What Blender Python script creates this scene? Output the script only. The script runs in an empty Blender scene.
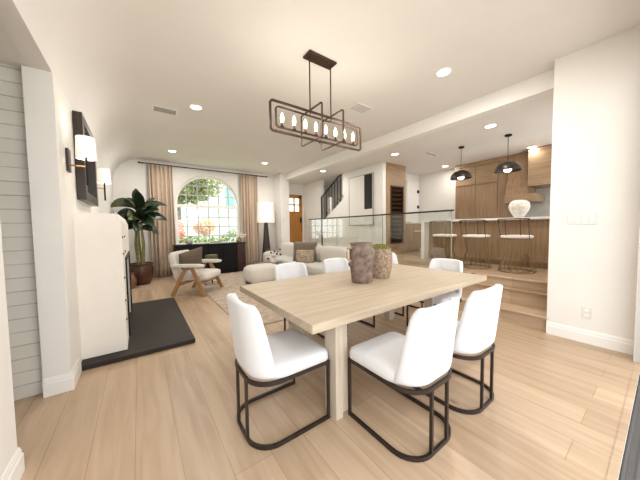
import bpy, bmesh, math, random
from mathutils import Vector, Matrix
PI = math.pi
C = bpy.context.scene.collection
rnd = random.Random(7)

# ------------------------------------------------------------------ materials
def new_mat(name):
    m = bpy.data.materials.new(name); m.use_nodes = True
    nt = m.node_tree; b = nt.nodes['Principled BSDF']
    return m, nt, b
def N(nt, t, **k):
    n = nt.nodes.new(t)
    for a, v in k.items():
        if a in n.inputs.keys() if isinstance(a, str) else False: n.inputs[a].default_value = v
        else: setattr(n, a, v)
    return n
def simple(name, col, rough=.5, metal=0, noise=0, nscale=20, bump=0, bscale=60, spec=.5, sheen=0):
    m, nt, b = new_mat(name)
    b.inputs['Base Color'].default_value = (*col, 1); b.inputs['Roughness'].default_value = rough
    b.inputs['Metallic'].default_value = metal; b.inputs['Specular IOR Level'].default_value = spec
    if sheen: b.inputs['Sheen Weight'].default_value = sheen
    tc = nt.nodes.new('ShaderNodeTexCoord')
    if noise:
        n = nt.nodes.new('ShaderNodeTexNoise'); n.inputs['Scale'].default_value = nscale; n.inputs['Detail'].default_value = 4
        nt.links.new(tc.outputs['Object'], n.inputs['Vector'])
        r = nt.nodes.new('ShaderNodeValToRGB')
        r.color_ramp.elements[0].position = .3; r.color_ramp.elements[1].position = .7
        r.color_ramp.elements[0].color = (*[c*(1-noise) for c in col], 1)
        r.color_ramp.elements[1].color = (*[min(1, c*(1+noise)) for c in col], 1)
        nt.links.new(n.outputs['Fac'], r.inputs['Fac']); nt.links.new(r.outputs['Color'], b.inputs['Base Color'])
    if bump:
        n = nt.nodes.new('ShaderNodeTexNoise'); n.inputs['Scale'].default_value = bscale; n.inputs['Detail'].default_value = 3
        nt.links.new(tc.outputs['Object'], n.inputs['Vector'])
        bp = nt.nodes.new('ShaderNodeBump'); bp.inputs['Strength'].default_value = bump; bp.inputs['Distance'].default_value = .01
        nt.links.new(n.outputs['Fac'], bp.inputs['Height']); nt.links.new(bp.outputs['Normal'], b.inputs['Normal'])
    return m
def wood(name, c1, c2, axis='Z', scale=1.0, rough=.5, stretch=14, planks=None):
    """long streaked grain along an axis; optional planks=(length,width,gap colour)"""
    m, nt, b = new_mat(name)
    tc = nt.nodes.new('ShaderNodeTexCoord'); mp = nt.nodes.new('ShaderNodeMapping')
    s = {'X': (1, stretch, stretch), 'Y': (stretch, 1, stretch), 'Z': (stretch, stretch, 1)}[axis]
    mp.inputs['Scale'].default_value = [v*scale for v in s]
    nt.links.new(tc.outputs['Object'], mp.inputs['Vector'])
    n = nt.nodes.new('ShaderNodeTexNoise'); n.inputs['Scale'].default_value = 1.6; n.inputs['Detail'].default_value = 6; n.inputs['Distortion'].default_value = .6
    nt.links.new(mp.outputs['Vector'], n.inputs['Vector'])
    r = nt.nodes.new('ShaderNodeValToRGB')
    r.color_ramp.elements[0].position = .32; r.color_ramp.elements[1].position = .68
    r.color_ramp.elements[0].color = (*c1, 1); r.color_ramp.elements[1].color = (*c2, 1)
    nt.links.new(n.outputs['Fac'], r.inputs['Fac'])
    out = r.outputs['Color']
    b.inputs['Roughness'].default_value = rough
    if planks:
        L, W, gap, var = planks
        mp2 = nt.nodes.new('ShaderNodeMapping')
        mp2.inputs['Rotation'].default_value = (0, 0, PI/2)
        mp2.inputs['Location'].default_value = (.3, .07, 0)
        nt.links.new(tc.outputs['Object'], mp2.inputs['Vector'])
        br = nt.nodes.new('ShaderNodeTexBrick')
        br.offset = .37; br.offset_frequency = 2
        br.inputs['Scale'].default_value = 1; br.inputs['Brick Width'].default_value = L; br.inputs['Row Height'].default_value = W
        br.inputs['Mortar Size'].default_value = .0016; br.inputs['Mortar Smooth'].default_value = .1; br.inputs['Bias'].default_value = 0
        br.inputs['Color1'].default_value = (1-var, 1-var*1.15, 1-var*1.35, 1); br.inputs['Color2'].default_value = (1, 1, 1, 1)
        br.inputs['Mortar'].default_value = (*gap, 1)
        nt.links.new(mp2.outputs['Vector'], br.inputs['Vector'])
        mx = nt.nodes.new('ShaderNodeMix'); mx.data_type = 'RGBA'; mx.blend_type = 'MULTIPLY'; mx.inputs['Factor'].default_value = 1
        nt.links.new(out, mx.inputs['A']); nt.links.new(br.outputs['Color'], mx.inputs['B'])
        # knots
        mp3 = nt.nodes.new('ShaderNodeMapping'); mp3.inputs['Scale'].default_value = (2.4, .9, 1)
        nt.links.new(tc.outputs['Object'], mp3.inputs['Vector'])
        vo = nt.nodes.new('ShaderNodeTexVoronoi'); vo.inputs['Scale'].default_value = 1.3
        nt.links.new(mp3.outputs['Vector'], vo.inputs['Vector'])
        kr = nt.nodes.new('ShaderNodeValToRGB')
        kr.color_ramp.elements[0].position = .018; kr.color_ramp.elements[0].color = (.42, .3, .2, 1)
        kr.color_ramp.elements[1].position = .065; kr.color_ramp.elements[1].color = (1, 1, 1, 1)
        nt.links.new(vo.outputs['Distance'], kr.inputs['Fac'])
        mk = nt.nodes.new('ShaderNodeMix'); mk.data_type = 'RGBA'; mk.blend_type = 'MULTIPLY'; mk.inputs['Factor'].default_value = 1
        nt.links.new(mx.outputs['Result'], mk.inputs['A']); nt.links.new(kr.outputs['Color'], mk.inputs['B'])
        out = mk.outputs['Result']
    nt.links.new(out, b.inputs['Base Color'])
    return m
def emis(name, col, st):
    m, nt, b = new_mat(name)
    b.inputs['Base Color'].default_value = (*col, 1)
    b.inputs['Emission Color'].default_value = (*col, 1); b.inputs['Emission Strength'].default_value = st
    return m
def glass(name, tint=(1, 1, 1), gloss=1.0, rough=0):
    m = bpy.data.materials.new(name); m.use_nodes = True; nt = m.node_tree; nt.nodes.clear()
    o = nt.nodes.new('ShaderNodeOutputMaterial'); t = nt.nodes.new('ShaderNodeBsdfTransparent'); g = nt.nodes.new('ShaderNodeBsdfGlossy')
    t.inputs['Color'].default_value = (*tint, 1); g.inputs['Roughness'].default_value = rough
    f = nt.nodes.new('ShaderNodeFresnel'); ge = nt.nodes.new('ShaderNodeNewGeometry'); mr = nt.nodes.new('ShaderNodeMapRange'); mr.inputs['To Min'].default_value = 1.5; mr.inputs['To Max'].default_value = 1/1.5
    nt.links.new(ge.outputs['Backfacing'], mr.inputs['Value']); nt.links.new(mr.outputs[0], f.inputs['IOR'])
    mu = nt.nodes.new('ShaderNodeMath'); mu.operation = 'MULTIPLY'; mu.inputs[1].default_value = gloss
    mx = nt.nodes.new('ShaderNodeMixShader')
    nt.links.new(f.outputs[0], mu.inputs[0]); nt.links.new(mu.outputs[0], mx.inputs[0])
    nt.links.new(t.outputs[0], mx.inputs[1]); nt.links.new(g.outputs[0], mx.inputs[2]); nt.links.new(mx.outputs[0], o.inputs[0])
    return m

M = {}
M['wall'] = simple('wall_paint', (.81, .785, .74), .7, noise=.015, nscale=3)
M['ceil'] = simple('ceiling_paint', (.80, .772, .735), .75, noise=.015, nscale=2)
M['trimw'] = simple('trim_paint', (.86, .84, .80), .4)
M['floor'] = wood('oak_planks', (.465, .33, .215), (.575, .43, .30), 'Y', .8, .36, 13, planks=(2.7, .215, (.60, .5, .42), .2))
M['table'] = wood('pale_oak', (.42, .335, .24), (.53, .435, .32), 'X', 1.0, .45, 16)
M['tleg'] = wood('pale_oak_upright', (.47, .395, .31), (.60, .52, .42), 'Z', 1.2, .5, 14)
M['cab'] = wood('cabinet_oak', (.255, .155, .080), (.37, .245, .140), 'Z', 1.3, .45, 16)
M['cabh'] = wood('cabinet_oak_flat', (.29, .185, .10), (.40, .275, .165), 'Y', 1.3, .45, 16)
M['cabx'] = wood('cabinet_oak_cross', (.29, .185, .10), (.40, .275, .165), 'X', 1.3, .45, 16)
M['doorw'] = wood('amber_wood', (.42, .17, .03), (.55, .25, .05), 'Z', 1.5, .4, 14)
M['teak'] = wood('teak', (.30, .155, .06), (.42, .23, .10), 'Z', 2, .45, 10)
M['dark'] = wood('espresso_wood', (.022, .014, .010), (.04, .024, .016), 'Z', 2, .35, 10)
M['brownend'] = wood('walnut_dark', (.03, .011, .008), (.055, .02, .013), 'Z', 2, .35, 10)
M['chairw'] = simple('white_upholstery', (.70, .705, .72), .75, bump=.15, bscale=300, sheen=.2)
M['bronze'] = simple('dark_bronze', (.055, .042, .036), .38, .7, noise=.1)
M['bronze2'] = simple('weathered_bronze', (.075, .045, .03), .4, .75, noise=.25, nscale=30)
M['brass'] = simple('brass_wire', (.32, .22, .12), .35, .85)
M['black'] = simple('black_paint', (.010, .010, .010), .6, spec=.25)
M['blackfab'] = simple('black_lacquer', (.005, .004, .005), .6, spec=.2)
M['hearth'] = simple('hearth_slate', (.026, .020, .016), .55, noise=.25, nscale=9, bump=.2, spec=.3)
M['surr'] = simple('surround_paint', (.80, .755, .68), .6, noise=.02, nscale=6)
M['soot'] = simple('firebox_soot', (.015, .013, .012), .8)
M['curtain'] = simple('beige_linen', (.56, .44, .335), .85, noise=.06, nscale=40)
M['boucle'] = simple('cream_boucle', (.68, .635, .565), .95, noise=.06, nscale=60, bump=.8, bscale=90, sheen=.3)
M['boucle2'] = simple('grey_linen', (.58, .56, .515), .95, noise=.06, nscale=50, bump=.4, bscale=120)
M['pbrown'] = simple('brown_velvet', (.16, .115, .085), .9, noise=.15, nscale=25, sheen=.3)
M['ppat'] = simple('sand_print', (.36, .28, .20), .9, noise=.45, nscale=22)
M['ptaupe'] = simple('taupe_cloth', (.13, .095, .068), .9, noise=.12, nscale=40)
M['olive'] = simple('olive_fabric', (.10, .095, .045), .9, noise=.1)
M['rug'] = simple('oatmeal_rug', (.46, .375, .29), 1, noise=.22, nscale=9, bump=.6, bscale=80)
M['jug'] = simple('aged_clay', (.20, .145, .115), .9, noise=.5, nscale=16, bump=.8, bscale=30)
M['vase2'] = simple('sandy_clay', (.30, .215, .15), .95, noise=.45, nscale=38, bump=.9, bscale=50)
M['rattan'] = simple('cane_handle', (.50, .33, .18), .7)
M['moss'] = simple('moss', (.13, .13, .03), 1, noise=.4, nscale=60, bump=1, bscale=80)
M['potc'] = simple('glazed_umber', (.075, .028, .016), .3, noise=.3, nscale=6)
M['potc2'] = simple('clay_umber', (.20, .10, .055), .6, noise=.3, nscale=12)
M['leaf'] = simple('dark_leaf', (.012, .028, .010), .35, noise=.4, nscale=8)
M['leaf2'] = simple('olive_leaf', (.05, .065, .015), .45, noise=.3, nscale=8)
M['stemg'] = simple('green_stem', (.20, .19, .06), .6, noise=.3, nscale=20)
M['shade'] = emis('lit_lamp_shade', (1.0, .94, .84), .28)
M['shade2'] = emis('lit_floor_shade', (1.0, .95, .88), .12)
M['bulb'] = emis('warm_bulb', (1.0, .80, .52), 14)
M['led'] = emis('led_disc', (1.0, .93, .82), 7)
M['glass'] = glass('clear_glass', (.97, .985, .97), 1.0)
M['railglass'] = glass('rail_glass', (.955, .975, .955), 1.7)
M['wineglass'] = glass('smoked_glass', (.62, .54, .50), .6)
M['mirror'] = simple('mirror_silver', (.75, .74, .72), .04, 1)
M['vent'] = simple('vent_grille', (.34, .32, .30), .6)
M['stonew'] = simple('white_stone', (.78, .74, .67), .5, noise=.06, nscale=10)
M['quartz'] = simple('quartz_top', (.80, .77, .72), .25, noise=.03, nscale=6)
M['ivory'] = simple('ivory_cushion', (.74, .70, .64), .9, noise=.08, nscale=60)
M['switch'] = simple('switch_plastic', (.74, .72, .68), .35)
M['alu'] = simple('brushed_aluminium', (.16, .16, .165), .4, .8)
M['aluw'] = simple('door_frame_paint', (.62, .60, .56), .4)
M['gold'] = simple('aged_gold', (.42, .27, .13), .35, .9)
M['splash'] = simple('grey_backsplash', (.50, .485, .45), .45, noise=.06, nscale=8)
M['canvas'] = simple('canvas_white', (.78, .76, .71), .8)
M['charcoal'] = simple('charcoal_pigment', (.022, .02, .018), .9)
M['ceramicw'] = simple('ceramic_white', (.70, .66, .59), .6, noise=.16, nscale=26, bump=.5, bscale=20)
M['grass'] = simple('lawn', (.20, .30, .10), .9, noise=.3, nscale=4)
M['bush'] = simple('bush_leaf', (.13, .19, .06), .7, noise=.5, nscale=2)
M['bushy'] = simple('tree_leaf', (.24, .27, .12), .7, noise=.5, nscale=2)
M['redfl'] = simple('red_flowers', (.75, .30, .24), .7, noise=.3)
M['orfl'] = simple('orange_flowers', (.80, .46, .25), .7, noise=.3)
M['stucco'] = simple('pale_stucco', (.78, .80, .80), .8, noise=.05, nscale=4)
M['bluegl'] = simple('blue_pane', (.25, .42, .48), .2)
M['bark'] = simple('tree_bark', (.12, .09, .06), .9, noise=.3)
M['berry'] = simple('dark_berry', (.05, .018, .012), .4)
M['bluetoy'] = simple('book_cover', (.55, .50, .42), .6)

# whitewashed brick: courses with soft joints
def brick_mat():
    m, nt, b = new_mat('whitewashed_brick')
    tc = nt.nodes.new('ShaderNodeTexCoord'); sp = nt.nodes.new('ShaderNodeSeparateXYZ'); cb = nt.nodes.new('ShaderNodeCombineXYZ')
    nt.links.new(tc.outputs['Object'], sp.inputs[0]); nt.links.new(sp.outputs['X'], cb.inputs['X']); nt.links.new(sp.outputs['Z'], cb.inputs['Y'])
    br = nt.nodes.new('ShaderNodeTexBrick'); br.inputs['Scale'].default_value = 1
    br.inputs['Brick Width'].default_value = .42; br.inputs['Row Height'].default_value = .105; br.inputs['Mortar Size'].default_value = .006; br.inputs['Mortar Smooth'].default_value = .6
    br.inputs['Color1'].default_value = (.70, .68, .61, 1); br.inputs['Color2'].default_value = (.76, .74, .67, 1); br.inputs['Mortar'].default_value = (.36, .34, .29, 1)
    nt.links.new(cb.outputs[0], br.inputs['Vector'])
    n = nt.nodes.new('ShaderNodeTexNoise'); n.inputs['Scale'].default_value = 5; n.inputs['Detail'].default_value = 5
    nt.links.new(tc.outputs['Object'], n.inputs['Vector'])
    mx = nt.nodes.new('ShaderNodeMix'); mx.data_type = 'RGBA'; mx.blend_type = 'MIX'
    mx.inputs['B'].default_value = (.78, .76, .69, 1)
    nt.links.new(n.outputs['Fac'], mx.inputs['Factor']); nt.links.new(br.outputs['Color'], mx.inputs['A'])
    nt.links.new(mx.outputs['Result'], b.inputs['Base Color'])
    bp = nt.nodes.new('ShaderNodeBump'); bp.inputs['Strength'].default_value = .5; bp.inputs['Distance'].default_value = .01; bp.invert = True
    nt.links.new(br.outputs['Fac'], bp.inputs['Height']); nt.links.new(bp.outputs['Normal'], b.inputs['Normal'])
    b.inputs['Roughness'].default_value = .7
    return m
M['brick'] = brick_mat()
M['muntin'] = simple('muntin_backlit_shade', (.42, .43, .40), .5)  # white muntins, with their backlit shade put into the grey

# ------------------------------------------------------------------ mesh helpers
def bm(): return bmesh.new()
def box(b, x0, x1, y0, y1, z0, z1, bev=0, rot=None, about=None, seg=2):
    t = bmesh.new(); bmesh.ops.create_cube(t, size=1)
    bmesh.ops.scale(t, vec=(x1-x0, y1-y0, z1-z0), verts=t.verts)
    if bev: bmesh.ops.bevel(t, geom=t.edges[:], offset=bev, segments=seg, affect='EDGES', profile=.5)
    bmesh.ops.translate(t, vec=((x0+x1)/2, (y0+y1)/2, (z0+z1)/2), verts=t.verts)
    if rot is not None:
        a = Vector(about) if about else Vector(((x0+x1)/2, (y0+y1)/2, (z0+z1)/2))
        bmesh.ops.transform(t, matrix=Matrix.Translation(a) @ rot @ Matrix.Translation(-a), verts=t.verts)
    merge(b, t); return b
def merge(b, t):
    me = bpy.data.meshes.new('t'); t.to_mesh(me); t.free(); b.from_mesh(me); bpy.data.meshes.remove(me)
def sweep(b, pts, prof, closed=False, up=Vector((0, 0, 1))):
    """sweep a 2-D profile [(side, up)] along pts"""
    pts = [Vector(p) for p in pts]; n = len(pts); rings = []
    for i, p in enumerate(pts):
        if closed: d0 = (p-pts[i-1]).normalized(); d1 = (pts[(i+1) % n]-p).normalized()
        else:
            d0 = (p-pts[i-1]).normalized() if i else (pts[1]-p).normalized()
            d1 = (pts[i+1]-p).normalized() if i < n-1 else d0
        d = (d0+d1)
        d = d.normalized() if d.length > 1e-6 else d0
        u = up if abs(d.dot(up)) < .98 else Vector((1, 0, 0))
        s = d.cross(u).normalized(); uu = s.cross(d).normalized()
        k = 1/max(.5, math.cos(d0.angle(d1)/2)) if d0.length and d1.length else 1
        rings.append([b.verts.new(p+s*a*k+uu*c) for a, c in prof])
    m = len(prof)
    for i in range(n if closed else n-1):
        r0 = rings[i]; r1 = rings[(i+1) % n]
        for j in range(m): b.faces.new((r0[j], r0[(j+1) % m], r1[(j+1) % m], r1[j]))
    if not closed:
        b.faces.new(rings[0][::-1]); b.faces.new(rings[-1])
    return b
def circ(r, n=8): return [(r*math.cos(2*PI*i/n), r*math.sin(2*PI*i/n)) for i in range(n)]
def tube(b, pts, r, n=8, closed=False): return sweep(b, pts, circ(r, n), closed)
def bar(b, pts, w, h, closed=False, up=Vector((0, 0, 1))): return sweep(b, pts, [(-w/2, -h/2), (w/2, -h/2), (w/2, h/2), (-w/2, h/2)], closed, up)
def taper(b, p0, p1, r0, r1, n=10):
    p0 = Vector(p0); p1 = Vector(p1); d = (p1-p0).normalized(); u = Vector((0, 0, 1)) if abs(d.z) < .95 else Vector((1, 0, 0))
    s = d.cross(u).normalized(); t = s.cross(d)
    a = [b.verts.new(p0+s*x*r0+t*y*r0) for x, y in circ(1, n)]; c = [b.verts.new(p1+s*x*r1+t*y*r1) for x, y in circ(1, n)]
    for j in range(n): b.faces.new((a[j], a[(j+1) % n], c[(j+1) % n], c[j]))
    b.faces.new(a[::-1]); b.faces.new(c); return b
def lathe(b, prof, seg=24, cx=0, cy=0):
    rings = []
    for r, z in prof:
        if r < 1e-5: rings.append([b.verts.new((cx, cy, z))])
        else: rings.append([b.verts.new((cx+r*math.cos(2*PI*i/seg), cy+r*math.sin(2*PI*i/seg), z)) for i in range(seg)])
    for a, c in zip(rings, rings[1:]):
        if len(a) == 1 and len(c) == 1: continue
        for j in range(seg):
            k = (j+1) % seg
            if len(a) == 1: b.faces.new((a[0], c[k], c[j]))
            elif len(c) == 1: b.faces.new((a[j], a[k], c[0]))
            else: b.faces.new((a[j], a[k], c[k], c[j]))
    return b
def cushion(b, sx, sy, sz, c=(0, 0, 0), e=.35, e2=None, rot=None, nu=28, nv=14):
    """superellipsoid: a soft box"""
    e2 = e if e2 is None else e2
    f = lambda w, m: math.copysign(abs(w)**m, w)
    t = bmesh.new(); rings = []
    for i in range(nv+1):
        v = -PI/2+PI*i/nv
        if i in (0, nv): rings.append([t.verts.new((0, 0, sz/2*f(math.sin(v), e2)))]); continue
        rings.append([t.verts.new((sx/2*f(math.cos(v), e2)*f(math.cos(2*PI*j/nu), e), sy/2*f(math.cos(v), e2)*f(math.sin(2*PI*j/nu), e), sz/2*f(math.sin(v), e2))) for j in range(nu)])
    for a, d in zip(rings, rings[1:]):
        for j in range(nu):
            k = (j+1) % nu
            if len(a) == 1: t.faces.new((a[0], d[k], d[j]))
            elif len(d) == 1: t.faces.new((a[j], a[k], d[0]))
            else: t.faces.new((a[j], a[k], d[k], d[j]))
    M4 = Matrix.Translation(Vector(c))
    if rot is not None: M4 = M4 @ rot
    bmesh.ops.transform(t, matrix=M4, verts=t.verts); merge(b, t); return b
def prism(b, poly, y0, y1, plane='XZ'):
    """extrude a polygon; plane XZ extrudes along Y, YZ along X, XY along Z"""
    mk = {'XZ': lambda a, c, t: (a, t, c), 'YZ': lambda a, c, t: (t, a, c), 'XY': lambda a, c, t: (a, c, t)}[plane]
    A = [b.verts.new(mk(p[0], p[1], y0)) for p in poly]; B = [b.verts.new(mk(p[0], p[1], y1)) for p in poly]
    n = len(poly)
    for i in range(n): b.faces.new((A[i], A[(i+1) % n], B[(i+1) % n], B[i]))
    fa = b.faces.new(A[::-1]); fb = b.faces.new(B); fa.normal_update(); fb.normal_update()
    bmesh.ops.triangulate(b, faces=[fa, fb]); return b
def slab(b, outline, levels):
    """stacked copies of an outline: levels [(z, inset)]"""
    cx = sum(p[0] for p in outline)/len(outline); cy = sum(p[1] for p in outline)/len(outline)
    W = max(abs(p[0]-cx) for p in outline); H = max(abs(p[1]-cy) for p in outline)
    rings = [[b.verts.new((cx+(x-cx)*(W-i)/W, cy+(y-cy)*(H-i)/H, z)) for x, y in outline] for z, i in levels]
    n = len(outline)
    for a, c in zip(rings, rings[1:]):
        for j in range(n): b.faces.new((a[j], a[(j+1) % n], c[(j+1) % n], c[j]))
    b.faces.new(rings[0][::-1]); b.faces.new(rings[-1]); return b

def obj(name, b, mat, parent=None, smooth=False, kind=None, loc=None):
    bmesh.ops.recalc_face_normals(b, faces=b.faces)
    me = bpy.data.meshes.new(name); b.to_mesh(me); b.free()
    if smooth:
        for p in me.polygons: p.use_smooth = True
        try: me.set_sharp_from_angle(angle=math.radians(smooth if smooth is not True else 40))
        except Exception: pass
    me.materials.append(M[mat] if isinstance(mat, str) else mat)
    o = bpy.data.objects.new(name, me); C.objects.link(o)
    if parent is not None: o.parent = parent
    if loc: o.location = loc
    if kind: o['kind'] = kind
    return o
def thing(name, label, cat, loc=(0, 0, 0), rz=0, group=None):
    o = bpy.data.objects.new(name, None); C.objects.link(o); o.location = loc; o.rotation_euler = (0, 0, rz)
    o.empty_display_size = .1
    o['label'] = label; o['category'] = cat
    if group: o['group'] = group
    return o
def tag(o, label, cat, group=None):
    o['label'] = label; o['category'] = cat
    if group: o['group'] = group
    return o
def dup(root, loc, rz, label, group=None):
    def cp(s, par):
        c = s.copy(); C.objects.link(c)
        if par is not None: c.parent = par
        for ch in [k for k in s.children]: cp(ch, c)
        return c
    r = cp(root, None); r.location = loc; r.rotation_euler = (0, 0, rz); r['label'] = label
    if group: r['group'] = group
    return r
def struct(name, b, mat, smooth=False, parent=None):
    o = obj(name, b, mat, parent, smooth)
    if parent is None: o['kind'] = 'structure'
    return o

P = .55            # raised kitchen / entry floor
CZ = 3.18          # living ceiling
KZ = 2.96          # kitchen ceiling
YB = 8.25          # window wall
XS = 3.95          # edge of the raised floor

# ------------------------------------------------------------------ shell
b = bm(); box(b, -3.2, XS+.4, .13, YB+.2, -.1, 0); struct('floor', b, 'floor')
b = bm()
prism(b, [(XS, 2.0), (XS+.38, 2.0), (XS+.38, -.6), (9, -.6), (9, 9.2), (XS, 9.2)], 0, P, 'XY'); struct('floor', b, 'floor')
# steps between the dining floor and the kitchen floor
b = bm()
for k in range(2):
    x0 = XS+.30*k; z = (.19, .40)[k]
    box(b, x0+.015, XS+.38, .835, 2.0, z-.21+.02*(1-k), z-.03)
    box(b, x0-.02, XS+.38, .80 if k == 0 else .835, 2.0, z-.03, z, .008)
box(b, XS+.35, XS+.45, .4, 2.0, P-.03, P+.002, .008)
struct('trim_1', b, 'floor')
# living/dining ceiling with the coved left side
b = bm()
prof = [(-.5, 2.53)]
for i in range(1, 13):
    a = PI/2*i/12; prof.append((-.5+.62*(1-math.cos(a)), 2.53+(CZ-2.53)*math.sin(a)))
prof += [(4.25, CZ), (4.25, CZ+.15), (-.62, CZ+.15), (-.62, 2.53)]
prism(b, prof, -.6, YB+.02, 'XZ'); struct('ceiling', b, 'ceil', smooth=30)
b = bm(); box(b, 4.25, 9.2, -.6, YB+.2, KZ, KZ+.37); struct('ceiling', b, 'ceil')
b = bm(); box(b, 4.14, 4.30, .78, YB, KZ-.005, CZ+.02); struct('trim_2', b, 'trimw')
# left: wall with mirror, near wall, alcove
b = bm(); box(b, -.66, -.5, 2.83, YB, 0, 2.53); struct('wall_left', b, 'wall')
b = bm(); box(b, -.85, -.575, .12, 2.0, 0, CZ+.1); struct('wall_left', b, 'wall')
b = bm(); box(b, -3.2, -.66, 2.9, 3.0, 0, 2.535); struct('wall_left', b, 'brick')
b = bm(); box(b, -3.2, -.52, 1.7, 3.0, 2.535, 2.66); struct('ceiling', b, 'wall')
b = bm(); box(b, -3.3, -3.2, 1.2, 3.0, 0, 2.6); box(b, -3.2, -.8, 1.6, 1.7, 0, 2.6); struct('wall_left', b, 'wall')
# window wall with the arched opening
WX0, WX1, WZ0, WZS = .86, 2.665, .84, 2.03
wcx = (WX0+WX1)/2; wr = (WX1-WX0)/2
arch = [(WX1, WZS)] + [(wcx+wr*math.cos(PI*i/24), WZS+wr*math.sin(PI*i/24)*.985) for i in range(1, 24)] + [(WX0, WZS)]
b = bm()
for y0, y1 in ((YB, YB+.22),):
    prism(b, [(-.7, 0), (WX0, 0), (WX0, CZ+.1), (-.7, CZ+.1)], y0, y1)
    prism(b, [(WX1, 0), (4.25, 0), (4.25, CZ+.1), (WX1, CZ+.1)], y0, y1)
    prism(b, [(WX0, 0), (WX1, 0), (WX1, WZ0), (WX0, WZ0)], y0, y1)
    prism(b, [(WX0, WZS)]+arch[::-1][1:-1]+[(WX1, WZS), (WX1, CZ+.1), (WX0, CZ+.1)], y0, y1)
struct('wall_back', b, 'wall')
b = bm(); box(b, 3.93, 4.25, 7.72, YB, 0, CZ); struct('wall_back', b, 'wall')
# entry wall with the door opening
b = bm()
box(b, 4.25, 4.42, YB, YB+.2, 0, KZ); box(b, 5.16, 9.2, YB, YB+.2, 0, 4.6); box(b, 4.42, 5.16, YB, YB+.2, 2.58, KZ)
struct('wall_back', b, 'wall')
# stair side wall (x=5.15) with the slanted stair opening
b = bm()
prism(b, [(4.36, P), (4.36, KZ), (5.95, KZ), (5.95, 2.16), (7.05, 1.50), (7.05, KZ), (YB, KZ), (YB, P)], 5.15, 5.27, 'YZ')
struct('wall_right', b, 'wall')
b = bm(); box(b, 5.27, 6.9, 5.6, 5.75, P, 4.6); struct('wall_right', b, 'wall')
b = bm()
box(b, 6.05, 6.2, 5.75, 7.58, P, 4.6); box(b, 6.05, 6.2, 7.9, YB, P, 4.6); box(b, 6.05, 6.2, 7.58, 7.9, P, 1.72); box(b, 6.05, 6.2, 7.58, 7.9, 2.52, 4.6)
struct('wall_right', b, 'wall')
b = bm(); box(b, 5.27, 6.2, 5.6, YB+.2, 4.6, 4.7); struct('ceiling', b, 'ceil')
# kitchen walls
b = bm(); box(b, 5.96, 7.6, 4.82, 4.95, P, KZ); struct('wall_kitchen', b, 'wall')
b = bm(); box(b, 7.46, 7.6, 3.56, 4.82, P, KZ); struct('wall_kitchen', b, 'wall')
b = bm(); box(b, 7.65, 7.8, -.6, 3.6, P, KZ); struct('wall_kitchen', b, 'splash')
# right wall beside the dining table
b = bm(); box(b, 3.93, 4.10, .16, .83, 0, CZ+.02); box(b, 4.10, 5.0, .16, .28, P, CZ); struct('wall_right', b, 'wall')
# header above the sliding doors
b = bm(); box(b, -.9, 4.1, .0, .13, 2.75, CZ+.1); struct('wall_front', b, 'wall')
b = bm(); box(b, -3.3, -.57, .0, .13, 0, CZ+.1); struct('wall_front', b, 'wall')

def baseboard(name, pts, nrm):
    b = bm(); h = .145
    sweep(b, pts, [(0, 0), (.016*nrm, 0), (.016*nrm, h*.68), (.011*nrm, h*.74), (.011*nrm, h*.84), (.005*nrm, h), (0, h)])
    return struct(name, b, 'trimw')
baseboard('baseboard_right', [(3.93, .17, 0), (3.93, .83, 0)], -1)
baseboard('baseboard_back', [(-.5, YB, 0), (3.93, YB, 0)], 1)
baseboard('baseboard_left', [(-.66, 2.83, 0), (-.50, 2.83, 0), (-.5, 3.14, 0)], 1)
baseboard('baseboard_left', [(-.5, 5.35, 0), (-.5, YB, 0)], 1)
baseboard('baseboard_left', [(-.8, 2.0, 0), (-.575, 2.0, 0), (-.575, .13, 0)], -1)
baseboard('baseboard_back', [(3.93, 7.72, 0), (4.2, 7.72, 0)], 1)
# sliding door jamb and floor track
b = bm(); box(b, 3.735, 3.93, .03, .165, 0, 2.75, .004); box(b, 3.70, 3.735, .03, .10, 0, 2.75, .003)
struct('door_3', b, 'aluw')
b = bm(); box(b, -.57, 3.73, .115, .15, -.005, .003); struct('trim_3', b, 'floor')
b = bm(); box(b, -.57, 3.73, -.12, .115, -.04, -.012)
for yy in (.10, .055, .01, -.035, -.08): box(b, -.57, 3.73, yy-.006, yy+.006, -.02, .004)
struct('trim_4', b, 'alu')
b = bm(); box(b, -5, 6, -7, -.12, -.14, -.05); struct('floor_patio', b, simple('patio_stone', (.42, .40, .37), .8, noise=.1, nscale=2))

# ------------------------------------------------------------------ arched window
b = bm()
def wframe(b, r, w, y0, y1):
    path = [(WX0, WZ0)] + [(WX0, WZS)] + [(x, z) for x, z in arch[::-1][1:-1]] + [(WX1, WZS), (WX1, WZ0)]
    inner = []
    for x, z in path:
        dx, dz = x-wcx, z-WZS
        if z > WZS: k = (wr-w)/wr; inner.append((wcx+dx*k, WZS+dz*k))
        else: inner.append((x+(w if x < wcx else -w), z+(w if z < WZ0+.01 else 0)))
    n = len(path)
    vs = [[b.verts.new((p[0], y, p[1])) for p in q] for q in (path, inner) for y in (y0, y1)]
    for i in range(n):
        j = (i+1) % n
        b.faces.new((vs[0][i], vs[0][j], vs[2][j], vs[2][i])); b.faces.new((vs[1][i], vs[1][j], vs[3][j], vs[3][i]))
        b.faces.new((vs[2][i], vs[2][j], vs[3][j], vs[3][i])); b.faces.new((vs[0][i], vs[0][j], vs[1][j], vs[1][i]))
wframe(b, wr, .055, YB+.06, YB+.14)
box(b, WX0, WX1, YB+.05, YB+.15, 1.955, 2.04)
w1 = struct('window_1', b, 'trimw')
b = bm()
for i in range(1, 6):
    x = WX0+(WX1-WX0)*i/6; zt = WZS+math.sqrt(max(0, wr**2-(x-wcx)**2))*.97
    box(b, x-.014, x+.014, YB+.085, YB+.115, WZ0, zt)
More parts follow.
